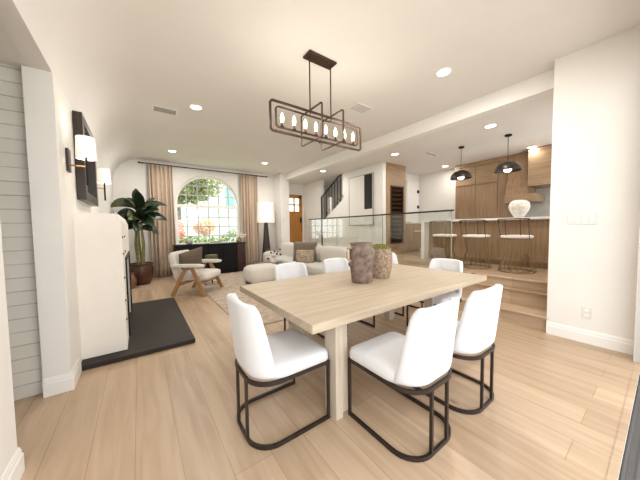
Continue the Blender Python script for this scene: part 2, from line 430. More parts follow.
for z in (1.10, 1.385, 1.67, 2.32, 2.61):
    hw = wr if z < WZS else math.sqrt(wr**2-((z-WZS)/.985)**2)
    box(b, wcx-hw, wcx+hw, YB+.087, YB+.113, z-.014, z+.014)
obj('muntin_grid', b, 'muntin', w1)
b = bm(); prism(b, [(WX0+.01, WZ0+.01), (WX0+.01, WZS)]+[(wcx+(x-wcx)*.99, WZS+(z-WZS)*.99) for x, z in arch[::-1][1:-1]]+[(WX1-.01, WZS), (WX1-.01, WZ0+.01)], YB+.098, YB+.102)
obj('window_pane', b, 'glass', w1)
b = bm(); box(b, WX0-.03, WX1+.03, YB-.03, YB+.06, WZ0-.04, WZ0, .005); obj('window_sill', b, 'trimw', w1)
# small stair window
b = bm()
box(b, 6.08, 6.14, 7.58, 7.61, 1.72, 2.52); box(b, 6.08, 6.14, 7.87, 7.9, 1.72, 2.52); box(b, 6.08, 6.14, 7.58, 7.9, 1.72, 1.75); box(b, 6.08, 6.14, 7.58, 7.9, 2.49, 2.52)
w2 = struct('window_2', b, 'trimw')
b = bm(); box(b, 6.108, 6.112, 7.6, 7.88, 1.74, 2.5); obj('window_pane', b, 'glass', w2)

# ------------------------------------------------------------------ entry door (door_1)
b = bm(); DX0, DX1 = 4.46, 5.12
yd = YB+.05
box(b, DX0, DX1, yd, yd+.05, P, 1.93)
box(b, DX0, DX0+.11, yd, yd+.05, 1.93, 2.55); box(b, DX1-.11, DX1, yd, yd+.05, 1.93, 2.55); box(b, DX0, DX1, yd, yd+.05, 2.43, 2.55)
box(b, (DX0+DX1)/2-.02, (DX0+DX1)/2+.02, yd, yd+.05, 1.93, 2.43); box(b, DX0, DX1, yd, yd+.05, 2.16, 2.20)
box(b, DX0+.1, (DX0+DX1)/2-.03, yd-.012, yd, .8, 1.82, .006); box(b, (DX0+DX1)/2+.03, DX1-.1, yd-.012, yd, .8, 1.82, .006)
d1 = struct('door_1', b, 'doorw')
b = bm(); box(b, DX0+.1, DX1-.1, yd+.02, yd+.026, 1.93, 2.44); obj('window_pane', b, 'glass', d1)
b = bm(); box(b, DX1-.09, DX1-.035, yd-.03, yd, 1.50, 1.70, .005); tube(b, [(DX1-.06, yd-.01, 1.45), (DX1-.06, yd-.05, 1.45), (DX1-.06, yd-.05, 1.20), (DX1-.06, yd-.01, 1.20)], .008)
obj('door_handle', b, 'black', d1, True)
b = bm(); box(b, 4.42, 4.46, YB-.01, YB+.1, P, 2.58); box(b, 5.12, 5.16, YB-.01, YB+.1, P, 2.58); box(b, 4.42, 5.16, YB-.01, YB+.1, 2.55, 2.59)
obj('door_frame', b, 'trimw', d1)
# kitchen side door (door_2)
b = bm(); box(b, 6.80, 6.86, 4.79, 4.83, P, 2.66); box(b, 7.38, 7.44, 4.79, 4.83, P, 2.66); box(b, 6.80, 7.44, 4.79, 4.83, 2.66, 2.72)
box(b, 6.86, 7.38, 4.80, 4.825, P, 2.66)
for z0, z1 in ((P+.15, 1.35), (1.45, 2.55)): box(b, 6.94, 7.30, 4.795, 4.80, z0, z1, .002)
d2 = struct('door_2', b, 'trimw')
for z in (2.42, 1.93, .9):
    b = bm(); box(b, 7.33, 7.40, 4.765, 4.80, z-.045, z+.045, .004); obj('hinge', b, 'black', d2)

# ------------------------------------------------------------------ dining table
T = thing('dining_table', 'large pale oak dining table with a thick rectangular top on square posts', 'table', (1.965, 1.82, 0))
b = bm(); box(b, -1.18, 1.18, -.64, .645, .685, .74, .004); obj('tabletop', b, 'table', T)
for lx, ly, sgn in ((-.875, -.50, 1), (-.80, .17, 1), (.80, -.17, -1), (.875, .50, -1)):
    b = bm()
    box(b, lx-.065*1, lx-.005, ly-.055, ly+.07, 0, .686, .004) if sgn > 0 else box(b, lx+.005, lx+.065, ly-.07, ly+.055, 0, .686, .004)
    box(b, lx-.006, lx+.07, ly-.02, ly+.09, 0, .686, .004) if sgn > 0 else box(b, lx-.07, lx+.006, ly-.09, ly+.02, 0, .686, .004)
    obj('leg', b, 'tleg', T)

# ------------------------------------------------------------------ dining chair (faces +Y)
def u_path(w, yb, yf, r, n=8):
    """from front-left round the rear to front-right"""
    p = [(-w, yf), (-w, yb+r)]
    for i in range(1, n): a = PI+PI/2*i/n; p.append((-w+r+r*math.cos(a), yb+r+r*math.sin(a)))
    p += [(-w+r, yb), (w-r, yb)]
    for i in range(1, n): a = 1.5*PI+PI/2*i/n; p.append((w-r+r*math.cos(a), yb+r+r*math.sin(a)))
    p += [(w, yb+r), (w, yf)]
    return p
def make_chair():
    t = thing('dining_chair', '', 'chair', group='white dining chairs around the table')
    up = u_path(.236, -.268, .25, .15)
    b = bm(); bar(b, [(x, y, .014) for x, y in up], .015, .024); obj('base_rail', b, 'bronze', t)
    b = bm(); bar(b, [(x, y, .395) for x, y in up], .016, .022); bar(b, [(-.24, .239, .395), (.24, .239, .395)], .022, .024); obj('seat_rail', b, 'bronze', t)
    for x, y in ((-.236, .240), (.236, .240), (-.082, -.268), (.082, -.268)):
        b = bm(); box(b, x-.0085, x+.0085, y-.0085, y+.0085, .027, .386); obj('leg', b, 'bronze', t)
    # seat
    o = u_path(.245, -.235, .235, .17, 8)
    fr = [(.245-.05+.05*math.cos(a), .262-.05+.05*math.sin(a)) for a in (PI*.12, PI*.25, PI*.38, PI*.5)]
    out = o[:-1]+[(.245, .212)]+fr+[(-x, y) for x, y in fr[::-1]]+[(-.245, .212)]
    out = out[1:]
    b = bm(); slab(b, out, [(.407, .012), (.412, .002), (.44, 0), (.468, .006), (.480, .022), (.487, .06), (.489, .12)])
    obj('seat', b, 'chairw', t, 60)
    # wrap-around back shell
    R = .165; hw = .248; L1 = hw-R; L2 = R*PI/2
    def pl(u):
        s = 1 if u >= 0 else -1; a = abs(u)
        if a <= L1: return Vector((s*a, -.270, 0)), Vector((0, -1, 0))
        if a <= L1+L2:
            th = (a-L1)/R; return Vector((s*(L1+R*math.sin(th)), -.270+R-R*math.cos(th), 0)), Vector((s*math.sin(th), -math.cos(th), 0))
        return Vector((s*hw, -.262+R+(a-L1-L2), 0)), Vector((s, 0, 0))
    b = bm(); nu, nv = 24, 16; outer = []; inner = []
    z0 = .412; zt = .875
    for i in range(nu+1):
        co = []; ci = []
        for j in range(nv+1):
            f = 1-(1-j/nv)**1.4
            um = .328-.075*f
            if f > .80: um -= .06*(1-math.sqrt(max(0, 1-((f-.80)/.20)**2)))
            u = um*(-1+2*i/nu); z = z0+(zt-z0)*f
            if j == nv: z -= .022*abs(-1+2*i/nu)**3
            p, n = pl(u); q = p.copy(); q.x *= 1-.02*f; q.y -= .05*f
            th = .056*(1-.22*f); rr = .010 if j in (0, nv) or i in (0, nu) else 0
            o_ = q-n*rr; i_ = q-n*(th-rr)
            co.append(b.verts.new((o_.x, o_.y, z))); ci.append(b.verts.new((i_.x, i_.y, z)))
        outer.append(co); inner.append(ci)
    for i in range(nu):
        for j in range(nv):
            b.faces.new((outer[i][j], outer[i+1][j], outer[i+1][j+1], outer[i][j+1])); b.faces.new((inner[i][j], inner[i][j+1], inner[i+1][j+1], inner[i+1][j]))
        b.faces.new((outer[i][nv], outer[i+1][nv], inner[i+1][nv], inner[i][nv])); b.faces.new((outer[i][0], inner[i][0], inner[i+1][0], outer[i+1][0]))
    for i in (0, nu):
        for j in range(nv): b.faces.new((outer[i][j], outer[i][j+1], inner[i][j+1], inner[i][j]))
    o = obj('backrest', b, 'chairw', t, 180)
    md = o.modifiers.new('sub', 'SUBSURF'); md.levels = 1; md.render_levels = 1
    return t
ch = make_chair(); G = 'white dining chairs around the table'
ch.location = (.758, 1.555, 0); ch.rotation_euler = (0, 0, -PI/2)
ch['label'] = 'white dining chair at the left end of the table, seen from behind'
dup(ch, (1.372, 1.015, 0), 0, 'frontmost white dining chair, back to the camera, right of the near table leg', G)
dup(ch, (1.985, 1.00, 0), 0, 'white dining chair behind the front one on its right, partly hidden by it', G)
dup(ch, (1.48, 2.44, 0), PI, 'white dining chair across the table nearest the light ottoman, only its back showing', G)
dup(ch, (2.19, 2.44, 0), PI, 'white dining chair across the table just left of the brown jug', G)
dup(ch, (3.30, 2.46, 0), PI, 'white dining chair across the table peeping out right of the mossy clay vase', G)
dup(ch, (2.97, 1.68, 0), PI/2, 'white dining chair at the far right end of the table before the kitchen stools', G)

# ------------------------------------------------------------------ jug and vase on the table
t = thing('clay_jug', 'tall weathered brown clay jug with a cane handle on the table', 'jug', (1.835, 1.83, .74))
b = bm(); lathe(b, [(0, 0), (.125, 0), (.135, .02), (.140, .12), (.150, .22), (.160, .30), (.155, .345), (.135, .375), (.132, .39), (.145, .405), (.148, .415), (.130, .415), (.120, .39), (.11, .30), (.11, .05), (0, .05)], 28)
for v in b.verts:
    k = 1+.03*math.sin(7*math.atan2(v.co.y, v.co.x)+v.co.z*23); v.co.x *= k*.80; v.co.y *= k*.80; v.co.z *= .97
obj('jug_body', b, 'jug', t, True)
b = bm(); tube(b, [(-.105, .03, .35), (-.145, .05, .35), (-.158, .05, .31), (-.152, .05, .25), (-.12, .03, .22)], .010, 8); obj('handle', b, 'rattan', t, True)
b = bm(); cushion(b, .05, .05, .05, (-.125, .03, .19), 1, 1); obj('spout', b, 'jug', t, True)
t = thing('clay_vase', 'speckled clay vase filled with moss, right of the brown jug', 'vase', (2.165, 1.88, .74))
b = bm(); lathe(b, [(0, 0), (.105, 0), (.112, .02), (.130, .10), (.138, .18), (.134, .26), (.120, .30), (.124, .325), (.112, .325), (.11, .28), (0, .27)], 28); obj('vase_body', b, 'vase2', t, True)
b = bm(); cushion(b, .205, .205, .13, (0, 0, .305), 1, .8); 
for v in b.verts: v.co.z += rnd.uniform(-.008, .008)
obj('moss', b, 'moss', t, True)

# ------------------------------------------------------------------ chandelier
t = thing('chandelier', 'bronze rectangular linear chandelier with eight candle bulbs above the table', 'chandelier', (1.715, 2.34, 0))
b = bm(); box(b, -.185, .185, -.07, .07, CZ-.022, CZ, .004); obj('canopy', b, 'bronze2', t)
for x in (-.145, .145):
    b = bm(); tube(b, [(x, 0, CZ-.02), (x, 0, 2.545)], .0075); obj('rod', b, 'bronze2', t, True)
def rrect(w, h, r, f, n=5):
    pts = []
    for cx, cz, a0 in ((w-r, h-r, 0), (-w+r, h-r, PI/2), (-w+r, -h+r, PI), (w-r, -h+r, 1.5*PI)):
        for i in range(n+1): a = a0+PI/2*i/n; pts.append(f(cx+r*math.cos(a), cz+r*math.sin(a)))
    return pts
b = bm(); bar(b, rrect(.620, .148, .035, lambda x, z: (x, 0, 2.425+z)), .022, .016, True, Vector((0, 1, 0))); obj('outer_frame', b, 'bronze2', t)
b = bm(); bar(b, rrect(.560, .100, .035, lambda x, z: (x, 0, 2.425+z)), .016, .014, True, Vector((0, 1, 0))); obj('inner_frame', b, 'bronze2', t)
for x in (-.135, .155):
    b = bm(); bar(b, rrect(.205, .172, .02, lambda y, z: (x, y, 2.425+z)), .014, .014, True, Vector((1, 0, 0))); obj('cross_frame', b, 'bronze2', t)
for i in range(8):
    x = -.49+.14*i
    b = bm(); lathe(b, [(0, 2.333), (.022, 2.333), (.022, 2.342), (.012, 2.347), (.012, 2.375), (0, 2.376)], 12, x, 0); c = obj('candle_cup', b, 'bronze2', t, True)
    b = bm(); lathe(b, [(0, 2.376), (.012, 2.378), (.016, 2.40), (.018, 2.42), (.014, 2.445), (.006, 2.468), (0, 2.48)], 12, x, 0); obj('bulb', b, 'bulb', t, True)
b = bm(); cushion(b, .03, .03, .03, (-.02, 0, 2.268), 1, 1); obj('finial', b, 'bronze2', t, True)

# ------------------------------------------------------------------ downlights and vents
def lamp(loc, energy, size=.14, spot=False, col=(1, .955, .90), shape='DISK', rot=(0, 0, 0)):
    l = bpy.data.lights.new('lamp', 'AREA'); l.shape = shape; l.size = size; l.energy = energy; l.color = col
    o = bpy.data.objects.new('lamp', l); C.objects.link(o); o.location = loc; o.rotation_euler = rot; return o
def make_down(z):
    t = thing('ceiling_light', '', 'ceiling light', group='round recessed ceiling lights')
    b = bm(); lathe(b, [(.095, 0), (.095, -.006), (.078, -.010), (.074, -.004), (.074, 0)], 24); obj('trim_ring', b, 'trimw', t, True)
    b = bm(); lathe(b, [(0, -.005), (.074, -.005)], 24); obj('diffuser', b, 'led', t)
    return t
GL = 'round recessed ceiling lights'
dl = make_down(0); dl.location = (3.09, 1.67, CZ); dl['label'] = 'round recessed ceiling light right of the chandelier in the dining ceiling'
DL = [(3.09, 1.67, CZ)]
for p, s in (((.78, 4.31, CZ), 'round recessed ceiling light beside the vent near the chandelier\'s left end'),
             ((.71, 7.0, CZ), 'round recessed ceiling light above the left curtain by the window wall'),
             ((3.0, 6.85, CZ), 'round recessed ceiling light above the right curtain and floor lamp'),
             ((4.82, 1.80, KZ), 'round recessed kitchen ceiling light between the beam and the right pendant'),
             ((6.87, 1.77, KZ), 'round recessed kitchen ceiling light above the upper cabinet'),
             ((6.93, 3.68, KZ), 'round recessed kitchen ceiling light left of the pendant lamps'),
             ((4.81, 3.72, KZ), 'round recessed ceiling light in front of the wine cabinet column'),
             ((4.43, 5.98, KZ), 'round recessed ceiling light in the entry ceiling above the stair rail')):
    dup(dl, p, 0, s, GL); DL.append(p)
for p in DL: lamp((p[0], p[1], p[2]-.02), 22 if p[2] == CZ else (2.5 if p[0] > 6.8 and p[1] < 2 else 8))
for x in (1.33, 2.1):
    l = bpy.data.lights.new('candle_light', 'POINT'); l.energy = 9; l.color = (1, .92, .80); l.shadow_soft_size = .25
    o = bpy.data.objects.new('candle_light', l); C.objects.link(o); o.location = (x, 2.34, 2.42)
def vent(loc, w, d, label, n=7):
    t = thing('ceiling_vent', label, 'vent', loc)
    b = bm(); box(b, -w/2, w/2, -d/2, d/2, -.008, 0); box(b, -w/2+.02, w/2-.02, -d/2+.02, d/2-.02, -.0085, -.004); obj('frame', b, 'trimw', t)
    for i in range(n):
        b = bm(); y = -d/2+.03+(d-.06)*i/(n-1)
        box(b, -w/2+.02, w/2-.02, y-.005, y+.005, -.013, -.0086); obj('slat', b, 'vent', t)
vent((.40, 4.69, CZ), .34, .21, 'louvred grey ceiling vent on the left of the living room ceiling')
vent((2.91, 2.91, CZ), .34, .22, 'square pale ceiling vent behind the chandelier\'s right end', 5)
vent((5.5, 3.24, KZ), .45, .10, 'slim white ceiling vent in the kitchen ceiling near the wine cabinet', 3)

# ------------------------------------------------------------------ fireplace
t = thing('fireplace', 'white fireplace surround with chamfered top corner and dark firebox on a black hearth', 'fireplace', (-.5, 3.28, 0))
b = bm()
poly = [(0, .055), (.352, .055), (.352, 1.39), (.325, 1.472), (0, 1.472)]
prism(b, poly, 0, .42); prism(b, poly, 1.48, 1.9); prism(b, [(0, .95), (.352, .95), (.352, 1.39), (.325, 1.472), (0, 1.472)], .42, 1.48)
prism(b, [(0, .055), (.05, .055), (.05, .95), (0, .95)], .42, 1.48)
obj('surround', b, 'surr', t)
b = bm(); box(b, .05, .055, .43, 1.47, .056, .94); box(b, .05, .30, .421, .425, .056, .949); box(b, .05, .30, 1.475, 1.479, .056, .949); obj('firebox_lining', b, 'soot', t)
b = bm()
for k in range(3): tube(b, [(.14+.05*k, .62+.03*k, .12), (.17+.02*k, 1.28, .12)], .045, 10)
tube(b, [(.16, .68, .20), (.22, 1.2, .21)], .045, 10); obj('logs', b, 'soot', t, True)
b = bm(); box(b, .353, .368, .40, .43, .056, .97); box(b, .353, .368, 1.47, 1.50, .056, .97); box(b, .353, .368, .40, 1.50, .95, .985); obj('firebox_frame', b, 'black', t)
for zz in (.36, .56, .80, 1.05, 1.22):
    for yy in (.012, .40):
        b = bm(); box(b, .352, .362, yy, yy+.014, zz, zz+.02); obj('bracket_stud', b, 'black', t)
b = bm(); box(b, -.499, .475, 3.14, 5.34, 0, .05, .006); tag(obj('hearth', b, 'hearth'), 'low black slate hearth slab on the floor before the white fireplace', 'hearth')

# ------------------------------------------------------------------ mirror and sconces
t = thing('wall_mirror', 'square dark wood framed mirror above the white fireplace', 'mirror', (-.5, 0, 0))
y0, y1, z0, z1 = 3.50, 4.42, 1.62, 2.50
b = bm(); f = .09
for a in ((y0, y0+f, z0, z1), (y1-f, y1, z0, z1), (y0+f, y1-f, z0, z0+f), (y0+f, y1-f, z1-f, z1)): box(b, .003, .075, *a, .004)
obj('frame', b, 'dark', t)
b = bm(); box(b, .02, .03, y0+f, y1-f, z0+f, z1-f); obj('mirror_glass', b, 'mirror', t)
def make_sconce():
    t = thing('wall_sconce', '', 'wall lamp', group='sconces beside the mirror')
    b = bm(); box(b, .002, .02, -.05, .05, -.10, .10, .003); obj('back_plate', b, 'bronze', t)
    b = bm(); tube(b, [(.02, 0, -.04), (.13, 0, -.04)], .008); obj('arm', b, 'gold', t, True)
    b = bm(); tube(b, [(.13, 0, -.21), (.13, 0, .12)], .010); obj('stem', b, 'black', t, True)
    b = bm(); lathe(b, [(.074, .03), (.066, .225), (.063, .225), (.071, .03), (.074, .03)], 24, .13, 0); obj('lamp_shade', b, 'shade', t, True)
    return t
sc = make_sconce(); sc.location = (-.5, 3.15, 1.93); sc['label'] = 'wall sconce with white drum shade nearer the camera, left of the mirror'
dup(sc, (-.5, 4.62, 1.93), 0, 'wall sconce with white drum shade beyond the mirror, nearer the plant', 'sconces beside the mirror')
for y in (3.15, 4.62): 
    l = bpy.data.lights.new('sconce_bulb', 'POINT'); l.energy = 1.5; l.color = (1, .88, .72); l.shadow_soft_size = .03
    o = bpy.data.objects.new('sconce_bulb', l); C.objects.link(o); o.location = (-.37, y, 2.08)

# ------------------------------------------------------------------ curtains
b = bm(); tube(b, [(.06, YB-.12, 3.07), (3.62, YB-.12, 3.07)], .014, 10); 
for x in (.06, 3.62): cushion(b, .05, .05, .05, (x, YB-.12, 3.07), 1, 1)
for x in (.12, 1.75, 3.5): tube(b, [(x, YB-.12, 3.07), (x, YB, 3.07)], .008, 6)
tag(obj('curtain_rod', b, 'bronze', smooth=True), 'long dark curtain rod above the arched window', 'curtain rod')
def curtain(x0, x1, label, n, seed):
    r = random.Random(seed); b = bm(); K = n*10; rows = 14; g = []
    ph = [r.uniform(-.5, .5) for _ in range(6)]
    for j in range(rows+1):
        z = .02+3.03*j/rows; amp = .035+.03*(1-j/rows); row = []
        for i in range(K+1):
            u = i/K; x = x0+(x1-x0)*u+.012*math.sin(5*u*PI+ph[0]+j*.15)
            y = YB-.13-amp*(math.sin(2*PI*n*u+ph[1]*2+.3*math.sin(j*.4+ph[2]))+.35*math.sin(4*PI*n*u*.63+ph[3]*5))
            row.append(b.verts.new((x, y, z)))
        g.append(row)
    for a, c in zip(g, g[1:]):
        for i in range(K): b.faces.new((a[i], a[i+1], c[i+1], c[i]))
    o = obj('curtain', b, 'curtain', smooth=180); m = o.modifiers.new('s', 'SOLIDIFY'); m.thickness = .005
    return tag(o, label, 'curtain', 'beige linen curtains')
curtain(.24, .82, 'beige pleated curtain left of the arched window, behind the plant', 6, 1)
curtain(2.70, 3.27, 'beige pleated curtain right of the arched window, beside the floor lamp', 6, 2)

# ------------------------------------------------------------------ console and things on it
t = thing('console_cabinet', 'long black console cabinet with a reddish brown end below the window', 'cabinet', (1.68, 7.78, 0))
b = bm(); box(b, -.93, .70, -.19, .22, .06, .86, .006); box(b, -.95, .97, -.21, .24, .86, .885, .004); obj('body', b, 'blackfab', t)
b = bm(); box(b, .70, .95, -.20, .22, .02, .86, .006); obj('end_panel', b, 'brownend', t)
for i in range(4):
    b = bm(); x = -.91+.40*i; box(b, x, x+.385, -.205, -.19, .09, .84, .004); d = obj('door', b, 'blackfab', t)
    b = bm(); box(b, x+.34, x+.352, -.222, -.205, .45, .60, .003); obj('handle', b, 'blackfab', d)
b = bm(); box(b, -.90, .68, -.16, .2, 0, .06); obj('plinth', b, 'black', t)
b = bm(); cushion(b, .17, .17, .13, (0, 0, .065), 1, .5); tag(obj('stone_candle', b, simple('grey_stone', (.35, .33, .30), .7), smooth=True, loc=(1.12, 7.82, .885)), 'squat grey stone candle on the left of the black console', 'candle')
for k, (w, col, s) in enumerate(((.36, (.62, .58, .50), 'pale flat book at the bottom of the stack on the black console'), (.27, (.30, .27, .22), 'grey brown book on top of the pale book on the console'))):
    b = bm(); box(b, -w/2, w/2, -.11, .11, 0, .028, .003); m = simple('book_cloth_%d' % k, col, .7); tag(obj('book', b, m, loc=(1.78+.02*k, 7.80, .885+.029*k)), s, 'book', 'books on the console')
t = thing('flower_vase', 'small brown vase with white flowers at the right end of the black console', 'vase', (2.50, 7.80, .885))
b = bm(); lathe(b, [(0, 0), (.05, 0), (.085, .05), (.075, .11), (.035, .14), (.04, .155), (.03, .155), (0, .13)], 18); obj('vase_body', b, simple('tan_ceramic', (.30, .20, .11), .5), t, True)
b = bm()
for i in range(26):
    a = rnd.uniform(0, 2*PI); r_ = rnd.uniform(.02, .19); z = .17+rnd.uniform(0, .16)-r_*.3
    cushion(b, .05, .05, .04, (r_*math.cos(a)+.08, r_*math.sin(a), z), 1, 1, nu=8, nv=5)
obj('blossoms', b, simple('white_petals', (.85, .80, .74), .8), t, True)
b = bm()
for i in range(7): a = 2*PI*i/7; tube(b, [(0, 0, .12), (.12*math.cos(a)+.05, .1*math.sin(a), .24)], .003, 5)
obj('stems', b, 'stemg', t)

# ------------------------------------------------------------------ floor lamp
t = thing('floor_lamp', 'floor lamp with tall tapered dark wood base and white drum shade', 'lamp', (3.46, 7.92, 0))
b = bm(); 
A = [b.verts.new((x*.135, y*.135, 0)) for x, y in ((-1, -1), (1, -1), (1, 1), (-1, 1))]; B_ = [b.verts.new((x*.045, y*.045, 1.50)) for x, y in ((-1, -1), (1, -1), (1, 1), (-1, 1))]
for i in range(4): b.faces.new((A[i], A[(i+1) % 4], B_[(i+1) % 4], B_[i]))
b.faces.new(A[::-1]); b.faces.new(B_); obj('lamp_base', b, 'dark', t)
b = bm(); tube(b, [(0, 0, 1.5), (0, 0, 1.78)], .012); obj('stem', b, 'gold', t, True)
b = bm(); lathe(b, [(.30, 1.50), (.28, 2.16), (.275, 2.16), (.295, 1.50), (.30, 1.50)], 32); obj('lamp_shade', b, 'shade2', t, True)
l = bpy.data.lights.new('lamp_bulb', 'POINT'); l.energy = 1.3; l.color = (1, .88, .72); l.shadow_soft_size = .05
o = bpy.data.objects.new('lamp_bulb', l); C.objects.link(o); o.location = (3.46, 7.92, 1.82)

# ------------------------------------------------------------------ armchair (faces +Y)
t = thing('armchair', 'low armchair with A-shaped teak legs and cream boucle upholstery by the hearth', 'armchair', (.96, 5.70, 0), -2.25)
for s in (-1, 1):
    for ya, za, nm in ((.33, 0, 'front'), (-.33, 0, 'rear')):
        b = bm(); x = s*.37
        bar(b, [(x, ya, za), (x, .02+(.06 if ya > 0 else -.06), .56)], .035, .065, up=Vector((0, 1, 0))); obj('leg', b, 'teak', t)
    b = bm(); cushion(b, .11, .66, .075, (s*.37, 0, .60), .4, .5); obj('armrest', b, 'boucle', t, True)
for y in (.20, -.16):
    b = bm(); bar(b, [(-.37, y, .24), (.37, y, .24)], .03, .05); obj('stretcher', b, 'teak', t)
b = bm(); cushion(b, .66, .66, .17, (0, .04, .37), .3, .45); obj('seat', b, 'boucle', t, True)
b = bm(); cushion(b, .66, .15, .60, (0, -.31, .57), .35, .35, rot=Matrix.Rotation(math.radians(14), 4, 'X')); obj('backrest', b, 'boucle', t, True)
def pillow(w, h, d): 
    b = bm(); n = 12; g = {}
    for s in (-1, 1):
        for i in range(n+1):
            for j in range(n+1):
                u = -1+2*i/n; v = -1+2*j/n
                k = (1-abs(u)**2.6)*(1-abs(v)**2.6); pin = 1-.07*(1-abs(u*v))*(abs(u)**4+abs(v)**4)/2
                if s == 1 and (i in (0, n) or j in (0, n)): g[(s, i, j)] = g[(-1, i, j)]; continue
                g[(s, i, j)] = b.verts.new((u*w/2*pin, s*d/2*k**.55, v*h/2*pin))
    for s in (-1, 1):
        for i in range(n):
            for j in range(n): 
                try: b.faces.new((g[(s, i, j)], g[(s, i+1, j)], g[(s, i+1, j+1)], g[(s, i, j+1)]))
                except ValueError: pass
    return b
o = tag(obj('throw_pillow', pillow(.52, .46, .17), 'ptaupe', smooth=180), 'taupe square pillow leaning on the armchair back', 'pillow')
o.location = (.84, 5.72, .69); o.rotation_euler = (math.radians(-25), math.radians(14), -2.75)

# side table behind the armchair
t = thing('side_table', 'small side table with black metal base and olive drum top behind the armchair', 'side table', (1.36, 6.30, 0))
b = bm(); tube(b, [(.17*math.cos(2*PI*i/24), .17*math.sin(2*PI*i/24), .012) for i in range(24)], .012, 8, True); tube(b, [(-.17, 0, .012), (.17, 0, .012)], .012); obj('base', b, 'black', t, True)
b = bm(); tube(b, [(0, 0, .012), (0, 0, .55)], .016, 8); obj('pole', b, 'black', t, True)
b = bm(); lathe(b, [(0, .55), (.13, .55), (.14, .57), (.14, .68), (.13, .70), (0, .70)], 24); obj('drum_top', b, 'olive', t, True)

# ------------------------------------------------------------------ potted plant
t = thing('potted_plant', 'tall large-leaved dark green plant in a glazed brown pot by the window', 'plant', (.0, 7.42, 0))
b = bm(); lathe(b, [(0, 0), (.15, 0), (.20, .06), (.25, .25), (.26, .38), (.235, .46), (.255, .48), (.255, .51), (.225, .51), (.21, .45), (0, .44)], 28); obj('pot', b, 'potc', t, True)
for i in range(5):
    a = 2*PI*i/5; b = bm()
    tube(b, [(.06*math.cos(a), .06*math.sin(a), .44), (.09*math.cos(a+.4), .08*math.sin(a+.4), .95), (.05*math.cos(a+.8), .05*math.sin(a+.8), 1.5)], .022, 8); obj('stem', b, 'stemg', t, True)
def leaf(base, az, el, L, W, droop, mat, roll=0):
    b = bm(); n = 9; pts = []; p = Vector(base); e = el
    d0 = Vector((math.cos(az), math.sin(az), 0)); side = Vector((-math.sin(az), math.cos(az), 0))*math.cos(roll)+Vector((0, 0, 1))*math.sin(roll)
    rows = []
    for i in range(n+1):
        u = i/n; w = W/2*math.sin(PI*min(1, u*.93+.07))**.75
        dirv = d0*math.cos(e)+Vector((0, 0, 1))*math.sin(e); nn = side.cross(dirv).normalized()
        rows.append([b.verts.new(p-side*w-nn*w*.28), b.verts.new(p-side*w*.5-nn*w*.08), b.verts.new(p), b.verts.new(p+side*w*.5-nn*w*.08), b.verts.new(p+side*w-nn*w*.28)])
        p = p+dirv*L/n; e -= droop/n
    for a, c in zip(rows, rows[1:]):
        for j in range(4): b.faces.new((a[j], a[j+1], c[j+1], c[j]))
    o = obj('leaf', b, mat, t, 180); m = o.modifiers.new('s', 'SOLIDIFY'); m.thickness = .004
LV = [(1.82, 3.35, .75, .56, .27, 1.7, 'leaf2'), (1.85, .05, .45, .60, .25, .8, 'leaf'), (1.68, .25, .85, .58, .25, .7, 'leaf2'), (1.85, 1.6, 1.35, .52, .28, .5, 'leaf'),
      (1.78, 4.7, 1.35, .56, .30, 1.0, 'leaf'), (1.62, 2.95, .75, .50, .26, 1.9, 'leaf'), (1.55, .0, .55, .60, .25, 1.3, 'leaf'), (1.48, 3.7, .5, .50, .28, 1.7, 'leaf'),
      (1.45, 5.3, .7, .55, .28, 1.9, 'leaf'), (1.55, 4.3, .7, .50, .30, 1.7, 'leaf2'), (1.75, 5.5, 1.0, .55, .26, 1.0, 'leaf'), (1.8, 2.3, .9, .58, .25, 1.2, 'leaf'),
      (1.35, 5.9, .2, .45, .25, 1.4, 'leaf'), (1.38, 3.2, .3, .45, .25, 1.5, 'leaf'), (1.6, 1.0, .8, .5, .25, 1, 'leaf'), (1.5, 4.9, 1.1, .6, .30, .9, 'leaf'), (1.65, 5.0, 1.0, .5, .28, 1.5, 'leaf2'),
      (1.4, 4.5, .4, .45, .30, 1.6, 'leaf'), (1.7, 3.9, 1.1, .48, .26, 1.2, 'leaf'), (1.6, 5.8, .9, .5, .26, 1.1, 'leaf')]
for zz, az, el, L, W, dr, mt in LV:
    base = (.03*math.cos(az), .03*math.sin(az), zz)
    leaf(base, az, el, L, W*.95, dr, mt, (.85 if math.cos(az-.1) > 0 else -.85)*rnd.uniform(.6, 1.2))
b = bm(); lathe(b, [(0, 0), (.06, 0), (.10, .08), (.105, .2), (.07, .29), (.06, .33), (.075, .35), (.05, .35), (0, .3)], 20)
tag(obj('clay_pot', b, 'potc2', smooth=True, loc=(-.20, 6.98, 0)), 'small clay pot on the floor beside the glazed plant pot', 'pot')

# ------------------------------------------------------------------ rug, ottoman, coffee table, sofa
b = bm(); box(b, 1.045, 3.86, 3.15, 7.5, .001, .014, .004); tag(obj('area_rug', b, 'rug'), 'mottled oatmeal area rug under the seating group', 'rug')
t = thing('ottoman', 'rounded cream boucle ottoman bench at the edge of the seating group', 'ottoman', (2.32, 5.58, 0))
b = bm(); cushion(b, .80, .62, .42, (0, 0, .25), .4, .5); obj('cushion_body', b, 'boucle', t, True)
b = bm(); box(b, -.34, .34, -.22, .22, .014, .06); obj('plinth', b, 'dark', t)
t = thing('coffee_table', 'round brown wood coffee table behind the ottoman', 'coffee table', (2.72, 6.25, 0))
b = bm(); lathe(b, [(0, .33), (.29, .33), (.31, .345), (.31, .37), (.29, .38), (0, .38)], 36); obj('tabletop', b, wood('walnut_top', (.16, .10, .06), (.25, .165, .11), 'X', 1, .5), t, True)
for i in range(3):
    a = 2*PI*i/3; b = bm(); taper(b, (.25*math.cos(a), .25*math.sin(a), .014), (.2*math.cos(a), .22*math.sin(a), .33), .018, .028); obj('leg', b, 'dark', t, True)
